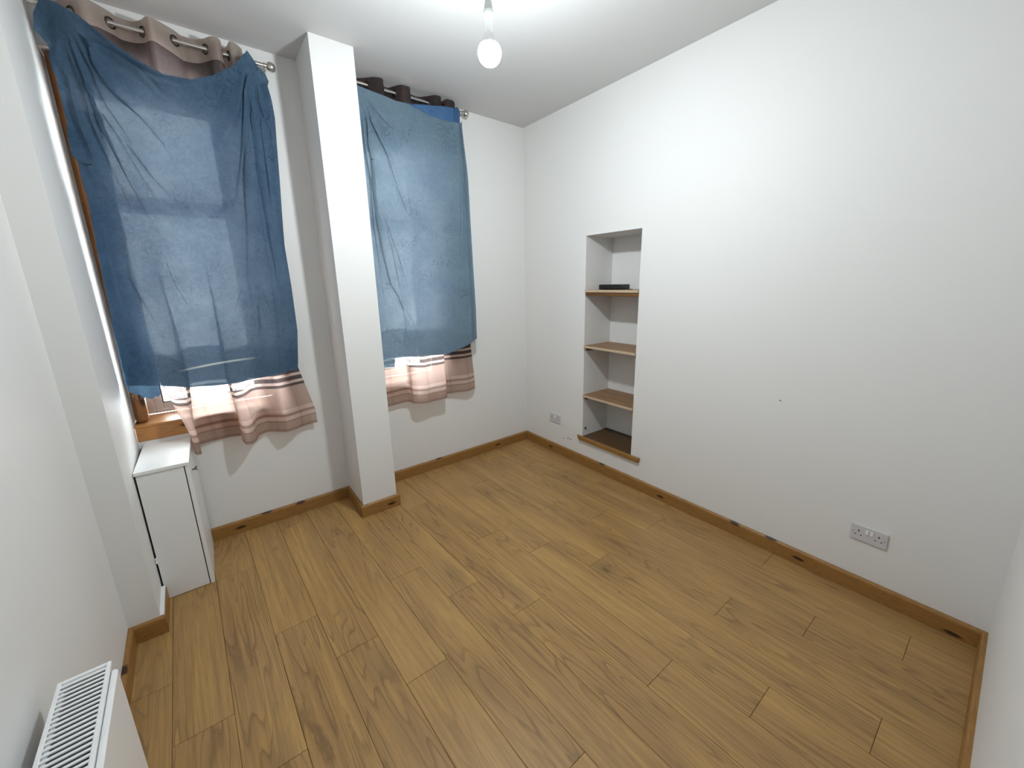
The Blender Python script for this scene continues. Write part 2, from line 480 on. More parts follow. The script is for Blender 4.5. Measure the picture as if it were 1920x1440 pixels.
# laminate boards, three-step stagger, each its own board
def clip(poly, a, b, c):            # keep a*x+b*y<=c
    out = []
    for i in range(len(poly)):
        p, q = poly[i], poly[(i + 1) % len(poly)]
        dp, dq = a * p[0] + b * p[1] - c, a * q[0] + b * q[1] - c
        if dp <= 0: out.append(p)
        if (dp < 0 < dq) or (dq < 0 < dp):
            k = dp / (dp - dq)
            out.append((p[0] + k * (q[0] - p[0]), p[1] + k * (q[1] - p[1])))
    return out
XP, PW, PA, PLEN = -2.882, 0.1853, -0.0408, 1.26
ang = math.atan(-PA)
for k in range(-1, 17):
    y_end = -1.14 - 0.314 * ((k + 1) % 3)
    for q in (-2, -1, 0, 1, 2):
        ya = y_end + PLEN * (q + 1); yb_ = y_end + PLEN * q
        g = 0.0006
        poly = [(XP + (k + e) * PW + PA * y, y) for e, y in ((g / PW, yb_ + g), (1 - g / PW, yb_ + g), (1 - g / PW, ya - g), (g / PW, ya - g))]
        poly = clip(poly, 1, 0, -0.003)
        poly = clip(poly, 0, -1, -YN - 0.003) if poly else poly
        poly = clip(poly, -YW, 1, -0.003) if poly else poly
        if poly: poly = clip(poly, -1, -0.035, 2.994 + 0.035 * 0.77 - 0.003 - 0.0)
        if len(poly) < 3: continue
        area = abs(sum(poly[i][0] * poly[(i + 1) % len(poly)][1] - poly[(i + 1) % len(poly)][0] * poly[i][1] for i in range(len(poly)))) / 2
        if area < 0.002: continue
        ca, sa = math.cos(ang), math.sin(ang)
        cx = sum(p[0] for p in poly) / len(poly); cy = sum(p[1] for p in poly) / len(poly)
        loc = [((x - cx) * ca + (y - cy) * sa, -(x - cx) * sa + (y - cy) * ca) for x, y in poly]
        b = MB().prism(loc, -0.008, 0)
        o = b.build('plank', 'oak', bevel=0.0011)
        o.location = (cx, cy, 0); o.rotation_euler = (0, 0, ang)
        o.parent = floor

# baseboards with rounded top, one object per run
def base_run(name, pts, mat, e0=0, e1=0):
    (x0, y0), (x1, y1) = pts
    d = Vector((x1 - x0, y1 - y0, 0)); L = d.length; d.normalize()
    n = Vector((-d.y, d.x, 0))     # into the room: left of the run
    prof = [(0, 0.0015), (BT, 0.0015), (BT, HB - 0.012), (BT - 0.003, HB - 0.004), (BT - 0.008, HB), (0, HB)]
    vs = []
    for s_, miter in ((0, e0), (L, e1)):
        for t_, z in prof:
            p = Vector((x0, y0, 0)) + d * (s_ + miter * t_) + n * t_
            vs.append((p.x, p.y, z))
    k = len(prof)
    fs = [tuple(range(k)), tuple(range(2 * k - 1, k - 1, -1))] + [(i, k + i, k + (i + 1) % k, (i + 1) % k) for i in range(k)]
    return struct(MB().add(vs, fs).build(name, mat))
base_run('baseboard_right', [(0, YN), (0, 0)], 'pine_y', 1, -1)
base_run('baseboard_back', [(0, 0), (P2, wy(P2))], 'pine_x', 1, 0)
base_run('baseboard_pillar', [(P2, wy(P2)), (P2, PQ)][::-1] and [(P2, wy(P2)), (P2, PQ)], 'pine_y', 0, 1)
base_run('baseboard_pillar', [(P2, PQ), (P1, PQ)], 'pine_x', -1, 1)
base_run('baseboard_pillar', [(P1, PQ), (P1, wy(P1))], 'pine_y', -1, -1)
base_run('baseboard_back', [(P1, wy(P1)), (-2.678, wy(-2.678))], 'pine_x', 1, 0)
base_run('baseboard_left', [(LX(-0.525), -0.525), (LX(STEP), STEP)], 'pine_y', 0, 1)
base_run('baseboard_left', [(LX(STEP), STEP), (LX2(STEP), STEP)], 'pine_x', -1, -1)
base_run('baseboard_left', [(LX2(STEP), STEP), (LX2(YN), YN)], 'pine_y', 1, -1)
base_run('baseboard_near', [(LX2(YN), YN), (0, YN)], 'pine_x', 1, -1)
# white painted bead on top of the short run beside the cabinet
xa, xb_ = LX(-0.525), LX(STEP)
struct(MB().prism([(xa, -0.525), (xb_, STEP), (xb_ + 0.016, STEP - 0.004), (xa + 0.016, -0.525)], HB, HB + 0.005).build('trim_1', 'gloss'))

# ------------------------------------------------------------------ windows (pine lined, white plastic sashes)
def window(name, x0, x1):
    e = bpy.data.objects.new(name, None); COL.objects.link(e)
    e.location = (x0, wy(x0), WB); struct(e)
    def part(nm, mat, boxes, bevel=0.003):
        b = MB()
        for bx in boxes: b.box(*bx, fn=sh)
        return b.build(nm, mat, e, bevel=bevel)
    part('sill_board', 'pine_w', [(x0, x1, -0.012, 0.235, 0.838, 0.852)])
    part('sill_fascia', 'pine_w', [(x0 + 0.004, x1, -0.006, 0.018, WB, 0.838)])
    part('jamb_lining', 'pine_z', [(x0, x0 + 0.036, 0.115, 0.235, 0.852, WT)])
    part('jamb_lining', 'pine_z', [(x1 - 0.036, x1, 0.115, 0.235, 0.852, WT)])
    part('jamb_moulding', 'pine_z', [(x0 + 0.012, x0 + 0.066, 0.03, 0.115, 0.852, WT)], 0.016)
    part('jamb_moulding', 'pine_z', [(x1 - 0.05, x1, 0.03, 0.115, 0.852, WT)], 0.016)
    part('head_lining', 'pine_w', [(x0 + 0.066, x1 - 0.05, 0.03, 0.235, WT - 0.03, WT)])
    a, b_ = x0 + 0.036, x1 - 0.036
    y0, y1 = 0.235, 0.295
    part('outer_frame', 'upvc', [(a, a + 0.045, y0, y1, 0.852, WT), (b_ - 0.045, b_, y0, y1, 0.852, WT), (a + 0.045, b_ - 0.045, y0, y1, 0.852, 0.874), (a + 0.045, b_ - 0.045, y0, y1, WT - 0.06, WT)])
    for zb, zt, dy in ((0.874, 2.10, 0.012), (2.10, WT - 0.06, 0.0)):
        s0, s1 = a + 0.045, b_ - 0.045
        sa_, sb_ = y0 + dy + 0.004, y1 - 0.008
        sash = part('sash', 'upvc', [(s0, s0 + 0.04, sa_, sb_, zb, zt), (s1 - 0.04, s1, sa_, sb_, zb, zt), (s0 + 0.04, s1 - 0.04, sa_, sb_, zb, zb + 0.034), (s0 + 0.04, s1 - 0.04, sa_, sb_, zt - 0.045, zt)])
        g = MB()
        for bx in [(s0 + 0.04, s0 + 0.046, zb + 0.034, zt - 0.045), (s1 - 0.046, s1 - 0.04, zb + 0.034, zt - 0.045), (s0 + 0.046, s1 - 0.046, zb + 0.034, zb + 0.040), (s0 + 0.046, s1 - 0.046, zt - 0.051, zt - 0.045)]:
            g.box(bx[0], bx[1], sa_ + 0.012, sa_ + 0.03, bx[2], bx[3], fn=sh)
        g.build('gasket', 'gasket', sash)
        MB().box(s0 + 0.046, s1 - 0.046, sa_ + 0.018, sa_ + 0.024, zb + 0.040, zt - 0.051, fn=sh).build('pane', 'glass', sash)
    return e
window('window_1', LX(0.0) , W1R)
window('window_2', W2L, W2R)

# ------------------------------------------------------------------ niche: sill and shelves
t2 = bpy.data.objects.new('trim_2', None); COL.objects.link(t2); t2.location = (0, -1.06, NB); struct(t2)
mb = MB()
a0, a1, b0, b1 = -0.748, -1.416, -0.766, -1.408
zt_, zb_ = NB + 0.003, NB - 0.036
mb.add([(0, a0, zt_), (-0.026, a0 - 0.004, zt_), (-0.026, a1, zt_), (0, a1, zt_), (0, b0, zb_), (-0.026, b0 - 0.006, zb_), (-0.026, b1, zb_), (0, b1, zb_)],
       [(0, 1, 2, 3), (7, 6, 5, 4), (1, 0, 4, 5), (2, 1, 5, 6), (3, 2, 6, 7), (0, 3, 7, 4)])
mb.build('nosing', 'pine_y', t2, bevel=0.004)
MB().box(0.001, ND - 0.001, N1 + 0.001, N0 - 0.001, NB - 0.017, NB).build('niche_floor_board', 'niche_floor', t2)

def shelf(z, label, front=False):
    t = thing('shelf', label, 'shelf', (0.16, -1.063, z - 0.02), 0, 'shelves in the wall niche')
    x0 = -0.008
    b = MB()
    b.box(x0 + 0.003, ND - 0.0002, N1 + 0.0002, N0 - 0.0002, z - 0.018, z)
    b.build('board', 'shelf', t)
    MB().box(x0 - 0.001, x0 + 0.003, N1 + 0.003, N0 - 0.001, z - 0.0185, z + 0.0005).build('raw_edge', 'edge', t)['label'] = 'pale raw front edge'
    for nm, bx in (('batten', (0.02, ND - 0.01, N0 - 0.022, N0 - 0.002)), ('batten', (0.02, ND - 0.01, N1 + 0.002, N1 + 0.022))):
        MB().box(*bx, z - 0.045, z - 0.018).build(nm, 'batten', t, bevel=0.002)
    if front:
        MB().box(0.0, 0.02, N1 + 0.003, N0 - 0.003, z - 0.047, z - 0.0187).build('front_rail', 'batten', t, bevel=0.002)['label'] = 'dark brown rail under the front edge'
    return t
shelf(1.556, 'topmost wooden shelf in the wall niche, carrying the black box', True)
shelf(1.092, 'middle brown board shelf in the wall niche, empty', False)
shelf(0.655, 'lowest of the three brown board shelves in the wall niche, empty', False)

bx = thing('black_box', 'small flat black plastic box lying on the topmost niche shelf', 'box', (0.14, -0.96, 1.556))
def rot_box(b, cx, cy, w_, d_, z0, z1, a):
    ca, sa = math.cos(a), math.sin(a)
    return b.box(-w_ / 2, w_ / 2, -d_ / 2, d_ / 2, z0, z1, fn=lambda x, y, z: (cx + x * ca - y * sa, cy + x * sa + y * ca, z))
rot_box(MB(), 0.17, -0.96, 0.13, 0.215, 1.558, 1.598, 0.08).build('case', 'black', bx, bevel=0.006, seg=2)
rot_box(MB(), 0.17, -0.96, 0.10, 0.18, 1.556, 1.558, 0.08).build('foot_pad', 'grey', bx)
MB().tube([(0.18, -1.06, 1.562), (0.185, -1.085, 1.560), (0.20, -1.10, 1.5585), (0.22, -1.105, 1.5585)], 0.0025).build('cable', 'black', bx, smooth=True)

mb = MB().lathe([(0.0, 0), (0.013, 0), (0.013, 0.004), (0.010, 0.006), (0.008, 0.003), (0.0, 0.003)], (0.034, N0 - 0.0062, 0.336), axis=1, n=16)
tag(mb.build('pipe_cap', 'grey', smooth=True, origin=(0.034, N0, 0.336)), 'small round grey cap on the niche side wall, low beneath the lowest shelf', 'cap')

# ------------------------------------------------------------------ wall sockets
def socket(y, z, label):
    wdt, hgt = 0.146, 0.084
    t = thing('wall_socket', label, 'socket', (0, y - wdt / 2, z - hgt / 2), 0, 'double wall sockets')
    MB().box(-0.010, -0.0002, y - wdt, y, z - hgt, z).build('faceplate', 'socket', t, bevel=0.0025, seg=2)
    def B(nm, mat, yy, zz, hw, hh, out=0.0104, lab=None):
        o = MB().box(-out, -0.0095, y + yy - hw, y + yy + hw, z + zz - hh, z + zz + hh).build(nm, mat, t)
        if lab: o['label'] = lab
    for c_ in (-0.033, -0.113):
        B('pin_hole', 'hole', c_, -0.031, 0.0027, 0.0046)
        B('pin_hole', 'hole', c_ - 0.012, -0.053, 0.0036, 0.0022)
        B('pin_hole', 'hole', c_ + 0.012, -0.053, 0.0036, 0.0022)
    for c_ in (-0.066, -0.084):
        B('switch', 'switch', c_, -0.026, 0.006, 0.010, 0.0145)
    for c_ in (-0.010, -0.136):
        MB().lathe([(0.0026, 0), (0.0026, 0.0006)], (-0.0106, y + c_, z - 0.042), axis=0, n=10).build('screw', 'grey', t)
    return t
socket(-2.724, 0.376, 'white double socket nearer the camera, above the right baseboard')
socket(-0.374, 0.387, 'white double socket between the far corner and the shelf niche')

# ------------------------------------------------------------------ boxed-in cabinet under the left window
CX0, CX1, CY, CH = -2.891, -2.680, -0.516, 0.736
cb = thing('cabinet', 'narrow white boxed cupboard in the corner under the left window', 'cabinet', (-2.776, -0.28, 0))
cyb = wy(-2.78) - 0.001
MB().box(CX0, CX1 + 0.003, CY - 0.006, cyb, CH - 0.018, CH).build('top_board', 'melamine', cb, bevel=0.0015)
MB().box(CX1 - 0.018, CX1, CY, cyb - 0.02, 0.001, CH - 0.019).build('side_panel', 'melamine', cb, bevel=0.001)
MB().box(CX0 + 0.006, CX1 - 0.0225, CY + 0.001, CY + 0.018, 0.003, CH - 0.0205).build('door', 'melamine', cb, bevel=0.001)
MB().box(CX0 + 0.008, CX1 - 0.018, CY + 0.02, CY + 0.03, 0.001, CH - 0.02).build('gap_shade_board', 'dark', cb)  # near-black sheet behind the door, painting the shade in its gaps
MB().tube([(CX0 + 0.004, CY - 0.001, 0.225), (CX0 + 0.004, CY - 0.001, 0.255)], 0.005).build('hinge', 'gloss', cb, smooth=True)
MB().tube([(CX1 + 0.0, -0.40, 0.645), (CX1 + 0.012, -0.40, 0.648), (CX1 + 0.020, -0.40, 0.660)], 0.0035).tube([(CX1 + 0.010, -0.40, 0.647), (CX1 + 0.022, -0.40, 0.640)], 0.003).build('hook', 'bronze', cb, smooth=True)['label'] = 'small dark metal hook'

# ------------------------------------------------------------------ radiator on the left wall
RT_ = 0.65
rd = thing('radiator', 'white panel radiator with slatted top grille on the left wall', 'radiator', (-2.923, -1.745, 0), 0.04)
rd['local'] = 1
RL, RD = 1.0, 0.097
def rpart(nm, mat, boxes, bevel=0.0015, lab=None):
    b = MB()
    for q in boxes: b.box(*q)
    o = b.build(nm, mat, rd, bevel=bevel)
    if lab: o['label'] = lab
    return o
rpart('front_panel', 'rad', [(RD - 0.004, RD + 0.012, -RL + 0.02, -0.022, 0.10, RT_ - 0.012)], 0.005)
rpart('back_panel', 'rad', [(0.002, 0.014, -RL + 0.02, -0.022, 0.10, RT_ - 0.014)], 0.004)
rpart('end_panel', 'rad', [(0.002, RD - 0.004, -0.020, -0.008, 0.13, RT_ - 0.006)])
rpart('end_panel', 'rad', [(0.002, RD - 0.004, -RL + 0.008, -RL + 0.02, 0.13, RT_ - 0.006)])
rpart('slot_shade_block', 'rad_shade', [(0.018, RD - 0.008, -RL + 0.024, -0.024, 0.13, RT_ - 0.016)])  # one solid dark block under the slats, shade of the slots as colour
rpart('grille_frame', 'rad', [(0, 0.009, -RL, 0, RT_ - 0.010, RT_), (RD - 0.009, RD, -RL, 0, RT_ - 0.010, RT_), (0.009, RD - 0.009, -0.010, 0, RT_ - 0.010, RT_), (0.009, RD - 0.009, -RL, -RL + 0.010, RT_ - 0.010, RT_)])
sl = MB().box(0.008, RD - 0.008, -0.0034, 0.0034, RT_ - 0.005, RT_ - 0.001).build('slat', 'rad', rd, bevel=0.0007)
sl.location.y = -0.0215
i = 1
while 0.0215 + 0.0152 * i < RL - 0.014:
    c_ = sl.copy(); COL.objects.link(c_); c_.parent = rd; c_.location.y = -0.0215 - 0.0152 * i
    i += 1
for yy in (-0.15, -0.85):
    rpart('wall_bracket', 'rad', [(-0.034 if yy > -0.5 else -0.030, 0.002, yy - 0.015, yy + 0.015, 0.2, 0.55)])
for yy in (-0.10, -0.90):
    b = MB().tube([(RD / 2, yy, 0.13), (RD / 2, yy, 0.004)], 0.0075)
    b.build('pipe', 'rad', rd, smooth=True)

# ------------------------------------------------------------------ pendant lamp
pl = thing('pendant_lamp', 'bare lit bulb hanging on a cord from the ceiling', 'lamp', (BULB[0], BULB[1], H))
bx_, by_, bz_ = BULB
MB().lathe([(0.0, H - 0.032), (0.012, H - 0.03), (0.036, H - 0.022), (0.042, H - 0.004), (0.042, H - 0.0005), (0, H - 0.0005)], (bx_, by_, 0), n=24).build('ceiling_rose', 'gloss', pl, smooth=True)
MB().tube([(bx_, by_, H - 0.03), (bx_, by_, bz_ + 0.165)], 0.003, 8).build('cord', 'cord', pl, smooth=True)
z0 = bz_ + 0.085
MB().lathe([(0.0035, z0 + 0.085), (0.008, z0 + 0.078), (0.014, z0 + 0.062), (0.0165, z0 + 0.045), (0.017, z0 + 0.033), (0.021, z0 + 0.030), (0.021, z0 + 0.020), (0.016, z0 + 0.016), (0.0145, z0 - 0.004), (0, z0 - 0.004)], (bx_, by_, 0), n=20).build('lamp_holder', 'holder', pl, smooth=True)
MB().lathe([(0.0135, z0 - 0.003), (0.0135, z0 - 0.026), (0, z0 - 0.026)], (bx_, by_, 0), n=16).build('bulb_cap', 'holder', pl, smooth=True)
zc, R_ = bz_ - 0.028, 0.047
def globe(a0, a1, n, head=()):
    return list(head) + [(max(R_ * math.cos(math.radians(a0 + (a1 - a0) * k / n)), 0.0005), zc + R_ * math.sin(math.radians(a0 + (a1 - a0) * k / n))) for k in range(n + 1)]
MB().lathe(globe(60, 34, 3, [(0.0125, z0 - 0.024)]), (bx_, by_, 0), n=20).build('opaque_bulb_neck', 'switch', pl, smooth=True)  # opaque upper globe, added to cut the bulb's light on the ceiling
MB().lathe(globe(34, -90, 12), (bx_, by_, 0), n=20).build('glass_bulb', 'bulb', pl, smooth=True)['label'] = 'glowing white bulb'

# ------------------------------------------------------------------ curtain poles, striped curtains, blue sheets
def catmull(P, n):
    P = np.array(P, float)
    d = np.concatenate([[0], np.cumsum(np.linalg.norm(np.diff(P[:, :2], axis=0), axis=1) + 1e-6)])
    Q = np.vstack([2 * P[0] - P[1], P, 2 * P[-1] - P[-2]])
    out = []
    for u in np.linspace(0, d[-1], n):
        i = min(np.searchsorted(d, u, side='right') - 1, len(P) - 2)
        t_ = (u - d[i]) / (d[i + 1] - d[i])
        p0, p1, p2, p3 = Q[i], Q[i + 1], Q[i + 2], Q[i + 3]
        m1, m2 = (p2 - p0) * 0.42, (p3 - p1) * 0.42
        h = t_
        out.append((2 * h**3 - 3 * h**2 + 1) * p1 + (h**3 - 2 * h**2 + h) * m1 + (-2 * h**3 + 3 * h**2) * p2 + (h**3 - h**2) * m2)
    return np.array(out), d[-1]

def grid_mesh(name, X, Y, Z, mat, parent=None, uv=None, solid=0.0):
    """X, Y(off the wall, positive into the room), Z arrays [rows, cols]"""
    r, c = X.shape
    yy = YW * X - Y
    vs = np.stack([X, yy, Z], -1).reshape(-1, 3)
    fs = [(i * c + j, i * c + j + 1, (i + 1) * c + j + 1, (i + 1) * c + j) for i in range(r - 1) for j in range(c - 1)]
    me = bpy.data.meshes.new(name)
    me.from_pydata(vs.tolist(), [], fs)
    if uv is not None:
        lay = me.uv_layers.new(name='UVMap')
        U = uv.reshape(-1, 2)
        li = np.zeros(len(me.loops), int); me.loops.foreach_get('vertex_index', li)
        lay.data.foreach_set('uv', U[li].ravel().astype(np.float32))
    me.polygons.foreach_set('use_smooth', [True] * len(fs))
    me.materials.append(M[mat])
    me.update()
    o = bpy.data.objects.new(name, me); COL.objects.link(o)
    if parent is not None: o.parent = parent
    return o

def curtain(label, mat, top, mid, bot, ztop, zpole, zmid, hem, eyelets, ext=0.0, n=260, rows=90):
    A, L0 = catmull(top, n); B, L1 = catmull(mid, n); C_, L2 = catmull(bot, n)
    X = np.zeros((rows, n)); Y = X.copy(); Z = X.copy(); UV = np.zeros((rows, n, 2))
    hz = np.interp(np.linspace(0, 1, n), [h[0] for h in hem], [h[1] for h in hem])
    rnd = np.random.RandomState(5)
    for i in range(rows):
        v = i / (rows - 1)
        z = ztop + (hz - ztop) * v
        zm = (ztop - z.mean())
        if z.mean() > zmid:
            k = (ztop - z.mean()) / (ztop - zmid); k = k * k * (3 - 2 * k)
            P = A + (B - A) * k
        else:
            k = min(1.0, (zmid - z.mean()) / (zmid - 0.76))
            P = B + (C_ - B) * k
        q = min(max((z.mean() - 1.15) / 0.4, 0), 1); q = q * q * (3 - 2 * q)
        P = P.copy(); P[:, 0] -= ext * q * np.clip(1 - np.linspace(0, 1, n) / 0.14, 0, 1) * min(1.0, (ztop - z.mean()) / 0.6)
        X[i], Y[i], Z[i] = P[:, 0], P[:, 1], z
        UV[i, :, 0] = np.linspace(0, 1, n); UV[i, :, 1] = (z - hz) 
    o = grid_mesh('striped_curtain', X, Y, Z, mat, uv=UV)
    tag(o, label, 'curtain', 'striped eyelet curtains')
    for (ex, slope) in eyelets:
        e = MB().torus((ex, wy(ex) - 0.10, zpole), 0.021, 0.0045, (1.0, slope, 0)).build('eyelet', 'bronze', smooth=True)
        e.parent = o
    return o

def pole(label, x0, x1, z, left_ball):
    t = thing('curtain_pole', label, 'curtain pole', (0.5 * (x0 + x1), wy(0.5 * (x0 + x1)) - 0.10, z), 0, 'curtain poles')
    f = lambda x: (x, wy(x) - 0.10, z)
    MB().tube([f(x0), f(x1)], 0.0115, 16).build('rod', 'steel', t, smooth=True)
    def ball(x, s):
        b = MB(); px, py, pz = f(x)
        pr = [(0.0125, -0.036 * s), (0.0155, -0.034 * s), (0.0155, -0.028 * s), (0.010, -0.026 * s), (0.010, -0.022 * s)]
        for k in range(1, 12):
            a = math.pi * (0.13 + 0.87 * k / 11)
            pr.append((max(0.0255 * math.sin(a), 0.0004), -0.0255 * math.cos(a) * s))
        b.lathe(pr, (px, py, pz), axis=0, n=20)
        b.build('finial', 'steel', t, smooth=True)
    ball(x1 + 0.022, 1)
    if left_ball: ball(x0 - 0.022, -1)
    for bxp in (x0 + 0.045, x1 - 0.075):
        b = MB().tube([(bxp, wy(bxp) - 0.10, z - 0.012), (bxp, wy(bxp) - 0.09, z - 0.022), (bxp, wy(bxp) - 0.004, z - 0.022)], 0.006)
        b.lathe([(0.0, -0.0065), (0.022, -0.0065), (0.022, -0.0005), (0, -0.0005)], (bxp, wy(bxp), z - 0.022), axis=1, n=16)
        b.build('bracket', 'steel', t, smooth=True)
ZP1, ZP2 = 2.862, 2.915
pole('left steel curtain pole over the window beside the cupboard', -2.895, -1.998, ZP1, False)
pole('right steel curtain pole between the white pillar and the far corner', -1.545, -0.683, ZP2, True)

curtain('taupe and brown striped eyelet curtain behind the left blue sheet', 'curt1',
    [(-2.838, .10), (-2.832, .07), (-2.81, .06), (-2.765, .10), (-2.725, .15), (-2.69, .15), (-2.635, .10), (-2.605, .062), (-2.555, .062), (-2.522, .10), (-2.500, .150), (-2.475, .158), (-2.40, .10),
     (-2.37, .062), (-2.315, .062), (-2.275, .10), (-2.250, .142), (-2.222, .155), (-2.203, .12), (-2.200, .075), (-2.185, .055), (-2.174, .10), (-2.166, .15), (-2.14, .148), (-2.108, .105)],
    [(-2.752, .10), (-2.725, .135), (-2.66, .145), (-2.625, .130), (-2.650, .080), (-2.645, .035), (-2.57, .022), (-2.50, .022), (-2.435, .035), (-2.455, .09), (-2.440, .135), (-2.40, .142), (-2.366, .11),
     (-2.345, .06), (-2.30, .045), (-2.25, .075), (-2.21, .10), (-2.165, .07), (-2.12, .055), (-2.085, .07), (-2.062, .075)],
    [(-2.671, .10), (-2.667, .155), (-2.655, .175), (-2.636, .155), (-2.655, .09), (-2.650, .035), (-2.58, .018), (-2.50, .018), (-2.425, .035), (-2.432, .10), (-2.420, .165), (-2.395, .175), (-2.360, .13),
     (-2.335, .06), (-2.28, .035), (-2.23, .08), (-2.18, .12), (-2.13, .095), (-2.08, .05), (-2.03, .045), (-1.985, .055)],
    2.912, ZP1, 1.10, [(0, .672), (.1, .655), (.2, .675), (.34, .682), (.45, .672), (.55, .652), (.68, .668), (.82, .668), (.92, .66), (1, .672)],
    [(-2.765, 0.9), (-2.635, -0.9), (-2.522, 0.6), (-2.40, -0.9), (-2.275, 0.7), (-2.202, -0.1), (-2.174, 0.2)], ext=0.0)
curtain('dark topped striped eyelet curtain behind the right blue sheet', 'curt2',
    [(-1.545, .10), (-1.52, .06), (-1.475, .055), (-1.424, .10), (-1.38, .145), (-1.335, .155), (-1.318, .13), (-1.312, .10), (-1.295, .06), (-1.255, .055), (-1.232, .10), (-1.20, .148), (-1.145, .155), (-1.128, .13), (-1.122, .10),
     (-1.10, .06), (-1.03, .055), (-0.985, .10), (-0.950, .148), (-0.905, .155), (-0.888, .13), (-0.884, .10), (-0.878, .06), (-0.862, .06), (-0.858, .10), (-0.845, .148), (-0.79, .145), (-0.755, .10)],
    [(-1.545, .05), (-1.45, .05), (-1.36, .045), (-1.300, .05), (-1.288, .08), (-1.287, .12), (-1.25, .145), (-1.19, .14), (-1.12, .13), (-1.05, .14), (-1.005, .138), (-0.985, .115), (-1.000, .07), (-0.985, .045), (-0.92, .045),
     (-0.85, .055), (-0.78, .07), (-0.73, .065), (-0.683, .05)],
    [(-1.545, .05), (-1.45, .05), (-1.36, .05), (-1.300, .06), (-1.285, .09), (-1.285, .13), (-1.25, .16), (-1.19, .155), (-1.12, .14), (-1.05, .145), (-1.000, .142), (-0.978, .115), (-0.995, .07), (-0.975, .045), (-0.92, .05),
     (-0.85, .065), (-0.78, .09), (-0.72, .085), (-0.655, .05)],
    2.958, ZP2, 1.10, [(0, .67), (.2, .685), (.33, .682), (.42, .668), (.6, .675), (.7, .682), (.85, .682), (1, .682)],
    [(-1.424, 0.7), (-1.312, -0.2), (-1.232, 0.7), (-1.122, -0.3), (-0.985, 0.8), (-0.884, -0.1), (-0.858, 0.2)])

F1=[[(-2.83,2.79),(-2.84,2.71),(-2.83,2.64),(-2.83,2.56),(-2.84,2.51),(-2.84,2.44),(-2.83,2.26),(-2.80,2.20),(-2.81,1.78)],
 [(-2.82,2.76),(-2.81,2.70),(-2.80,2.62),(-2.79,2.55),(-2.79,2.47),(-2.79,2.38),(-2.77,2.13),(-2.74,1.89)],
 [(-2.79,2.76),(-2.77,2.69),(-2.75,2.63),(-2.73,2.55),(-2.73,2.48),(-2.72,2.39),(-2.68,2.17),(-2.63,1.95),(-2.57,1.79)],
 [(-2.77,2.78),(-2.74,2.74),(-2.71,2.70),(-2.69,2.62),(-2.66,2.55),(-2.63,2.51),(-2.58,2.45),(-2.52,2.34),(-2.48,2.20)],
 [(-2.76,2.76),(-2.72,2.73),(-2.65,2.70),(-2.60,2.67),(-2.51,2.63),(-2.41,2.62),(-2.27,2.67)],
 [(-2.67,2.69),(-2.57,2.65),(-2.50,2.56),(-2.41,2.52),(-2.31,2.54)],
 [(-2.73,2.49),(-2.67,2.35),(-2.59,2.19),(-2.52,2.07),(-2.50,1.96)],
 [(-2.11,2.79),(-2.13,2.64),(-2.16,2.45),(-2.21,2.26),(-2.25,2.12),(-2.32,2.00)],
 [(-2.11,2.79),(-2.19,2.57),(-2.27,2.42),(-2.35,2.29)],
 [(-2.11,2.78),(-2.09,2.58),(-2.10,2.28),(-2.10,2.01),(-2.10,1.80),(-2.10,1.48),(-2.09,1.19)],
 [(-2.10,2.77),(-2.12,2.52),(-2.18,2.23),(-2.22,1.94),(-2.26,1.68),(-2.26,1.29)],
 [(-2.07,2.79),(-2.04,2.59),(-2.04,2.35)],
 [(-2.61,1.77),(-2.58,1.62),(-2.52,1.42)],
 [(-2.77,1.75),(-2.72,1.53),(-2.67,1.31)],
 [(-2.29,1.62),(-2.35,1.49),(-2.38,1.43)],
 [(-2.23,1.54),(-2.24,1.38),(-2.27,1.27)],
 [(-2.29,2.65),(-2.22,2.71),(-2.15,2.76)],
 [(-2.81,2.74),(-2.81,2.62),(-2.81,2.49),(-2.82,2.33),(-2.82,1.98),(-2.82,1.68),(-2.82,1.41)]]
F2=[[(-1.50,2.79),(-1.46,2.65),(-1.43,2.44),(-1.43,2.17),(-1.42,1.86),(-1.39,1.63),(-1.26,1.36),(-1.18,1.09)],
 [(-1.49,2.82),(-1.43,2.67),(-1.34,2.49),(-1.29,2.29),(-1.20,2.02),(-1.15,1.87)],
 [(-1.50,2.75),(-1.50,2.53),(-1.47,2.31),(-1.48,2.03),(-1.47,1.75),(-1.46,1.45),(-1.46,1.13)],
 [(-1.48,2.81),(-1.35,2.70),(-1.21,2.61)],
 [(-0.75,2.79),(-0.75,2.44),(-0.76,1.97),(-0.74,1.50),(-0.76,1.23)],
 [(-0.78,2.77),(-0.79,2.44),(-0.81,2.04),(-0.85,1.67)],
 [(-1.41,2.11),(-1.36,1.86),(-1.33,1.60),(-1.32,1.36),(-1.31,1.14)],
 [(-1.43,2.35),(-1.40,2.11),(-1.33,1.86),(-1.27,1.59),(-1.17,1.35)],
 [(-0.92,1.50),(-0.91,1.29),(-0.99,1.16)],
 [(-1.51,1.85),(-1.50,1.52),(-1.47,1.21)]]

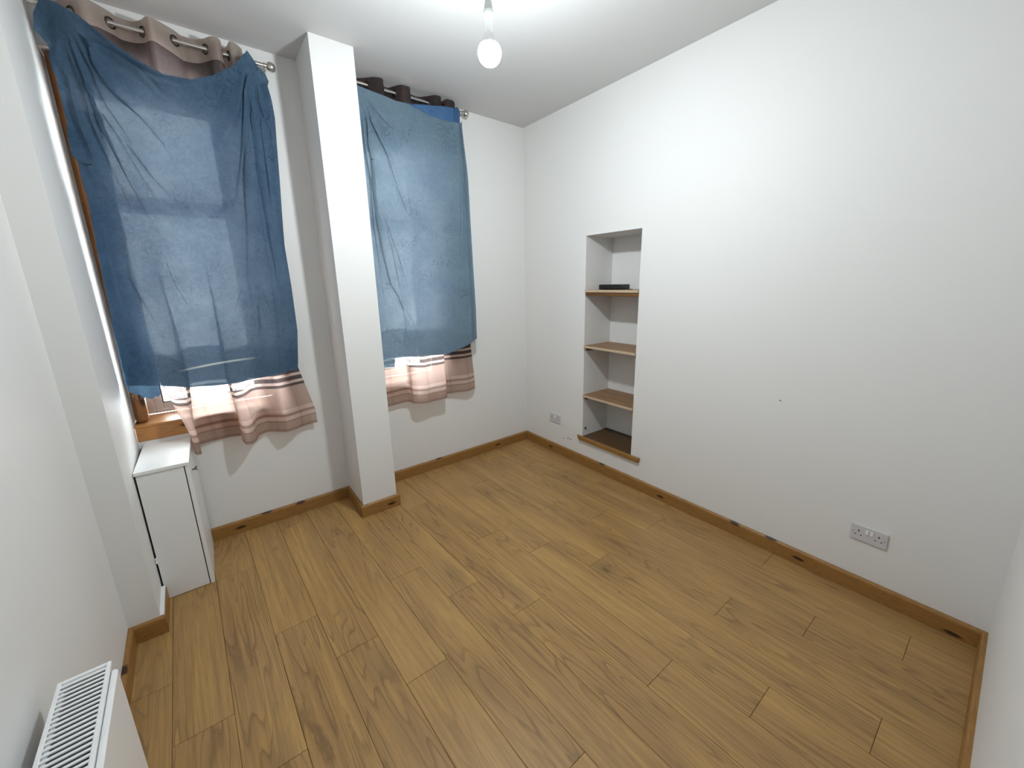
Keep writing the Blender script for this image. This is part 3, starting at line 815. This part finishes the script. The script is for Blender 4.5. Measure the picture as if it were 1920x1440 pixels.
def fold_field(X, Z, folds, spec):
    """height of the ridges running along the given polylines (x, z) on the cloth"""
    Hh = np.zeros_like(X); DX = Hh.copy(); DZ = Hh.copy()
    for L, (A, wd, sg, lk) in zip(folds, spec):
        P = np.array(L)
        best = np.full(X.shape, 1e9); side = np.zeros_like(X); par = np.zeros_like(X); nx = np.zeros_like(X); nz = np.zeros_like(X)
        seg = np.linalg.norm(np.diff(P, axis=0), axis=1); tot = seg.sum(); acc = 0
        for a, b, l in zip(P[:-1], P[1:], seg):
            d = b - a
            t_ = np.clip(((X - a[0]) * d[0] + (Z - a[1]) * d[1]) / (l * l), 0, 1)
            qx, qz = X - a[0] - t_ * d[0], Z - a[1] - t_ * d[1]
            dd = np.hypot(qx, qz)
            cr = np.sign(d[0] * qz - d[1] * qx)
            up = dd < best
            best = np.where(up, dd, best); side = np.where(up, cr, side); par = np.where(up, (acc + t_ * l) / tot, par); nx = np.where(up, -d[1] / l, nx); nz = np.where(up, d[0] / l, nz)
            acc += l
        env = np.minimum(1, par / 0.15) * np.minimum(1, (1 - par) / 0.6)**1.3
        sd = best * side * sg / wd
        spread = 1 + 0.8 * par
        s2 = sd / spread
        Hh += A * env * (np.exp(-(s2 - 0.55)**2 * 2.2) - 0.85 * np.exp(-(s2 + 0.75)**2 * 3.2))
        lean = env * lk * wd * spread * np.exp(-(s2 - 0.5)**2 * 2.0)
        DX -= lean * nx * sg; DZ -= lean * nz * sg
    return Hh, DX, DZ

def resample(P, n):
    P = np.array(P, float)
    d = np.concatenate([[0], np.cumsum(np.linalg.norm(np.diff(P, axis=0), axis=1))])
    u = np.linspace(0, d[-1], n)
    return np.stack([np.interp(u, d, P[:, 0]), np.interp(u, d, P[:, 1])], -1)

def smooth_noise(X, Z, seed, f):
    r = np.random.RandomState(seed); h = np.zeros_like(X)
    for k in range(10):
        a = r.rand() * 2 * math.pi; ff = f * (0.6 + r.rand())
        h += np.sin(X * ff * math.cos(a) + Z * ff * math.sin(a) * 0.5 + r.rand() * 6.28)
    return h / 10

def sheet(name, top, right, bot, left, folds, spec, mat, base, n, r, seed):
    T, R_, B, L = resample(top, n), resample(right, r), resample(bot, n), resample(left, r)
    s = np.linspace(0, 1, n)[None, :, None]; t_ = np.linspace(0, 1, r)[:, None, None]
    Cn = (1 - t_) * T[None] + t_ * B[None] + (1 - s) * L[:, None] + s * R_[:, None]
    Cn = Cn - ((1 - s) * (1 - t_) * T[0] + s * (1 - t_) * T[-1] + (1 - s) * t_ * B[0] + s * t_ * B[-1])
    X, Z = Cn[..., 0], Cn[..., 1]
    S, TT = np.broadcast_to(s[..., 0], X.shape), np.broadcast_to(t_[..., 0], X.shape)
    hf, DX, DZ = fold_field(X, Z, folds, spec)
    rim = np.clip(S / 0.11, 0, 1) * np.clip((1 - S) / 0.03, 0, 1) * np.clip(TT / 0.09, 0, 1)**2 * np.clip((1 - TT) / 0.02, 0, 1)
    X = X + DX * rim; Z = Z + DZ * rim
    Y = base(S, TT, X, Z) + 1.0 * hf + 0.004 * smooth_noise(X, Z, seed, 14) + 0.0016 * smooth_noise(X, Z, seed + 1, 60)
    return X, Y, Z

# left sheet: tucked over the pole at both ends, top edge sagging in between
top1 = [(-2.893, 2.745), (-2.880, 2.80), (-2.845, 2.850), (-2.800, 2.846), (-2.731, 2.816), (-2.688, 2.780), (-2.651, 2.748), (-2.610, 2.722), (-2.555, 2.690), (-2.473, 2.658), (-2.365, 2.662), (-2.271, 2.705), (-2.170, 2.780), (-2.112, 2.850), (-2.096, 2.874), (-2.085, 2.862), (-2.050, 2.826), (-2.013, 2.806), (-2.000, 2.775)]
left1 = [(-2.893, 2.745), (-2.862, 2.700), (-2.860, 2.59), (-2.862, 2.530), (-2.846, 2.470), (-2.849, 2.441), (-2.848, 2.348), (-2.850, 2.213), (-2.863, 1.903), (-2.870, 1.702), (-2.879, 1.466), (-2.889, 1.108)]
right1 = [(-2.000, 2.775), (-2.008, 2.753), (-2.024, 2.542), (-2.040, 2.292), (-2.050, 2.053), (-2.046, 1.867), (-2.041, 1.609), (-2.043, 1.339), (-2.066, 1.131), (-2.075, 1.085)]
bot1 = [(-2.889, 1.108), (-2.82, 1.108), (-2.748, 1.101), (-2.690, 1.088), (-2.632, 1.071), (-2.580, 1.069), (-2.52, 1.061), (-2.41, 1.058), (-2.3, 1.070), (-2.193, 1.074), (-2.12, 1.088), (-2.075, 1.085)]
def base1(S, T, X, Z):
    k = np.clip((S - 0.0) / 0.16, 0, 1); k2 = np.clip((1 - S) / 0.14, 0, 1)
    e = np.minimum(k, 1) * np.minimum(k2, 1)
    y = 0.115 + 0.074 * (e * e * (3 - 2 * e))
    y = y + 0.0 * (1 - k) + 0.045 * np.clip(T * 3, 0, 1) * (1 - k2)
    roll = np.exp(-(T / 0.018)**2)
    return y + 0.010 * roll
def between(P, Q, k):
    a, c = resample(P, 14), resample(Q, 14)
    return [tuple(p) for p in (1 - k) * a + k * c]
fan = [F1[17], F1[0], F1[1], F1[2], F1[3], F1[4]]
FS, spec1 = [], []
for i, L in enumerate(fan):
    FS.append(L); spec1.append((.013, .0125, 1 if i < 5 else -1, 2.3))
    if i < 4:
        FS.append(between(L, fan[i + 1], 0.5)); spec1.append((.010, .010, 1, 1.9))
FS.append(between(F1[2], F1[6], 0.5)); spec1.append((.009, .010, 1, 1.2))
for q, sp in ((6, (.008, .012, 1, 1.3)), (5, (.009, .013, -1, 0.8)), (7, (.013, .012, 1, 1.3)), (8, (.010, .014, -1, 1.0)), (9, (.022, .017, 1, 2.2)), (10, (.010, .012, 1, 1.2)), (11, (.013, .013, 1, 1.6)),
              (12, (.006, .011, 1, 1.2)), (13, (.007, .012, 1, 1.2)), (14, (.005, .012, 1, 0.6)), (15, (.005, .010, 1, 0.6)), (16, (.007, .012, 1, 0.8))):
    FS.append(F1[q]); spec1.append(sp)
FS.append(between(F1[7], F1[10], 0.5)); spec1.append((.008, .010, 1, 1.0))
FS.append(between(F1[9], F1[11] + [(-2.05, 1.9), (-2.05, 1.4)], 0.6)); spec1.append((.012, .012, 1, 1.5))
spec2 = [(.022, .017, 1, 2.7), (.010, .014, 1, 1.4), (.015, .014, 1, 2.1), (.008, .014, 1, 1.2), (.007, .009, 1, 1.0), (.006, .010, -1, 0.8), (.009, .012, 1, 1.6), (.009, .012, 1, 1.6), (.006, .012, -1, 0.8), (.009, .011, 1, 1.6)]
X, Y, Z = sheet('blue_sheet', top1, right1, bot1, left1, FS, spec1, 'sheet1', base1, 230, 300, 3)
s1 = grid_mesh('blue_sheet', X, Y, Z, 'sheet1')
tag(s1, 'faded dark blue cotton sheet sagging from the left curtain pole over the window', 'sheet', 'blue sheets hung over the windows')
# frayed back layer peeping out below at the left
fr_top = [(-2.835, 2.45), (-2.74, 2.45)]
fr_bot = [(-2.882, 1.085), (-2.874, 1.066), (-2.866, 1.070), (-2.858, 1.046), (-2.849, 1.056), (-2.838, 1.050), (-2.829, 1.028), (-2.820, 1.036), (-2.806, 1.022), (-2.792, 1.020), (-2.781, 1.032), (-2.772, 1.027), (-2.758, 1.040)]
n, r = 48, 60
T_, B_ = resample(fr_top, n), resample(fr_bot, n)
v = np.linspace(0, 1, r)[:, None]
Xf = (1 - v) * T_[None, :, 0] + v * B_[None, :, 0] - 0.012 * np.sin(v * math.pi); Zf = (1 - v) * T_[None, :, 1] + v * B_[None, :, 1]
o = grid_mesh('frayed_corner', Xf, 0.098 + 0.022 * v + 0.006 * np.sin(Xf * 60), Zf, 'sheet1', s1)
o['label'] = 'frayed corner of the back layer'
thr = MB(); rr = random.Random(4)
for k in range(16):
    p = B_[int(k * (n - 1) / 15)]
    thr.tube([(p[0], wy(p[0]) - 0.128, p[1] + 0.004), (p[0] + rr.uniform(-.006, .006), wy(p[0]) - 0.13, p[1] - rr.uniform(.006, .014)), (p[0] + rr.uniform(-.012, .012), wy(p[0]) - 0.132, p[1] - rr.uniform(.014, .03))], 0.0006, 4)
thr.build('loose_threads', 'edge', s1)['kind'] = 'stuff'
# small side flap hanging at the right edge
fl = [(-2.006, 2.765), (-1.995, 2.70), (-1.990, 2.60), (-2.000, 2.45), (-2.012, 2.25), (-2.026, 2.05), (-2.038, 1.85), (-2.05, 1.65)]
fi = [(-2.05, 2.765), (-2.05, 2.70), (-2.05, 2.60), (-2.055, 2.45), (-2.06, 2.25), (-2.062, 2.05), (-2.062, 1.85), (-2.062, 1.65)]
a_, b_ = resample(fl, 40), resample(fi, 40)
v = np.linspace(0, 1, 8)[None, :]
Xf = a_[:, 0:1] * (1 - v) + b_[:, 0:1] * v; Zf = a_[:, 1:2] * (1 - v) + b_[:, 1:2] * v
grid_mesh('side_flap', Xf, 0.098 + 0.02 * v + 0 * Xf, Zf, 'sheet1', s1)
# knot gathered round the pole
kn = MB().torus((-2.098, wy(-2.098) - 0.103, ZP1 + 0.002), 0.019, 0.008, (1, 0.15, 0.1), 20, 8)
kn.build('tucked_knot', 'sheet1', s1, smooth=True)

# right sheet: taut along the top, a strip folded forward at the right end
top2 = [(-1.53, 2.862), (-1.495, 2.856), (-1.42, 2.849), (-1.351, 2.843), (-1.265, 2.832), (-1.162, 2.835), (-1.104, 2.826), (-1.015, 2.806), (-0.883, 2.797), (-0.765, 2.800), (-0.722, 2.84)]
left2 = [(-1.53, 2.862), (-1.53, 2.0), (-1.53, 1.02)]
right2 = [(-0.722, 2.84), (-0.717, 2.784), (-0.713, 2.68), (-0.704, 2.53), (-0.696, 2.094), (-0.690, 1.865), (-0.680, 1.428), (-0.682, 1.155)]
bot2 = [(-1.53, 1.02), (-1.500, 1.019), (-1.434, 1.017), (-1.427, 1.080), (-1.345, 1.080), (-1.26, 1.072), (-1.184, 1.072), (-1.10, 1.064), (-1.003, 1.059), (-0.948, 1.070), (-0.870, 1.088), (-0.803, 1.108), (-0.74, 1.136), (-0.682, 1.155)]
def base2(S, T, X, Z):
    k2 = np.clip((1 - S) / 0.10, 0, 1)
    return 0.128 + 0.056 * k2 * k2 * (3 - 2 * k2) + 0.035 * np.clip(T * 4, 0, 1) * (1 - k2) + 0.008 * np.exp(-(T / 0.02)**2)
X, Y, Z = sheet('blue_sheet', top2, right2, bot2, left2, F2, spec2, 'sheet2', base2, 210, 280, 11)
s2 = grid_mesh('blue_sheet', X, Y, Z, 'sheet2')
tag(s2, 'paler worn blue cotton sheet hung from the right curtain pole beyond the pillar', 'sheet', 'blue sheets hung over the windows')
ft = [(-1.20, 2.838), (-1.162, 2.838), (-0.934, 2.877), (-0.805, 2.894), (-0.742, 2.922)]
fb = [(-1.20, 2.834), (-1.162, 2.832), (-1.104, 2.818), (-1.015, 2.799), (-0.883, 2.790), (-0.750, 2.786), (-0.738, 2.80)]
a_, b_ = resample(ft, 60), resample(fb, 60)
v = np.linspace(0, 1, 12)[:, None]
Xf = a_[None, :, 0] * (1 - v) + b_[None, :, 0] * v; Zf = a_[None, :, 1] * (1 - v) + b_[None, :, 1] * v
kf = np.clip((-0.735 - Xf) / 0.09, 0, 1)
o = grid_mesh('folded_strip', Xf, 0.128 + 0.066 * kf + 0.006 * np.sin(v * math.pi) + 0.003 * np.sin(Xf * 40), Zf, 'sheet3', s2)
o['label'] = 'deeper blue strip of the sheet folded forward'
fg = MB(); rr = random.Random(9)
for k in range(34):
    x = -0.97 + 0.275 * k / 33
    z = np.interp(x, [q[0] for q in bot2], [q[1] for q in bot2]) + 0.006
    y = wy(x) - 0.165
    dx = rr.uniform(-.008, .008)
    fg.tube([(x, y, z), (x + dx * .5, y - .001, z - .012), (x + dx, y, z - rr.uniform(.018, .034))], 0.0009, 4)
tag(fg.build('frayed_fringe', 'sheet3', s2), kind='stuff')
kn = MB().torus((-0.742, wy(-0.742) - 0.103, ZP2 - 0.002), 0.019, 0.008, (1, 0.2, 0.15), 20, 8)
kn.torus((-0.728, wy(-0.728) - 0.105, ZP2 - 0.012), 0.017, 0.007, (1, -0.2, 0.3), 20, 8)
kn.build('tucked_knot', 'sheet3', s2, smooth=True)
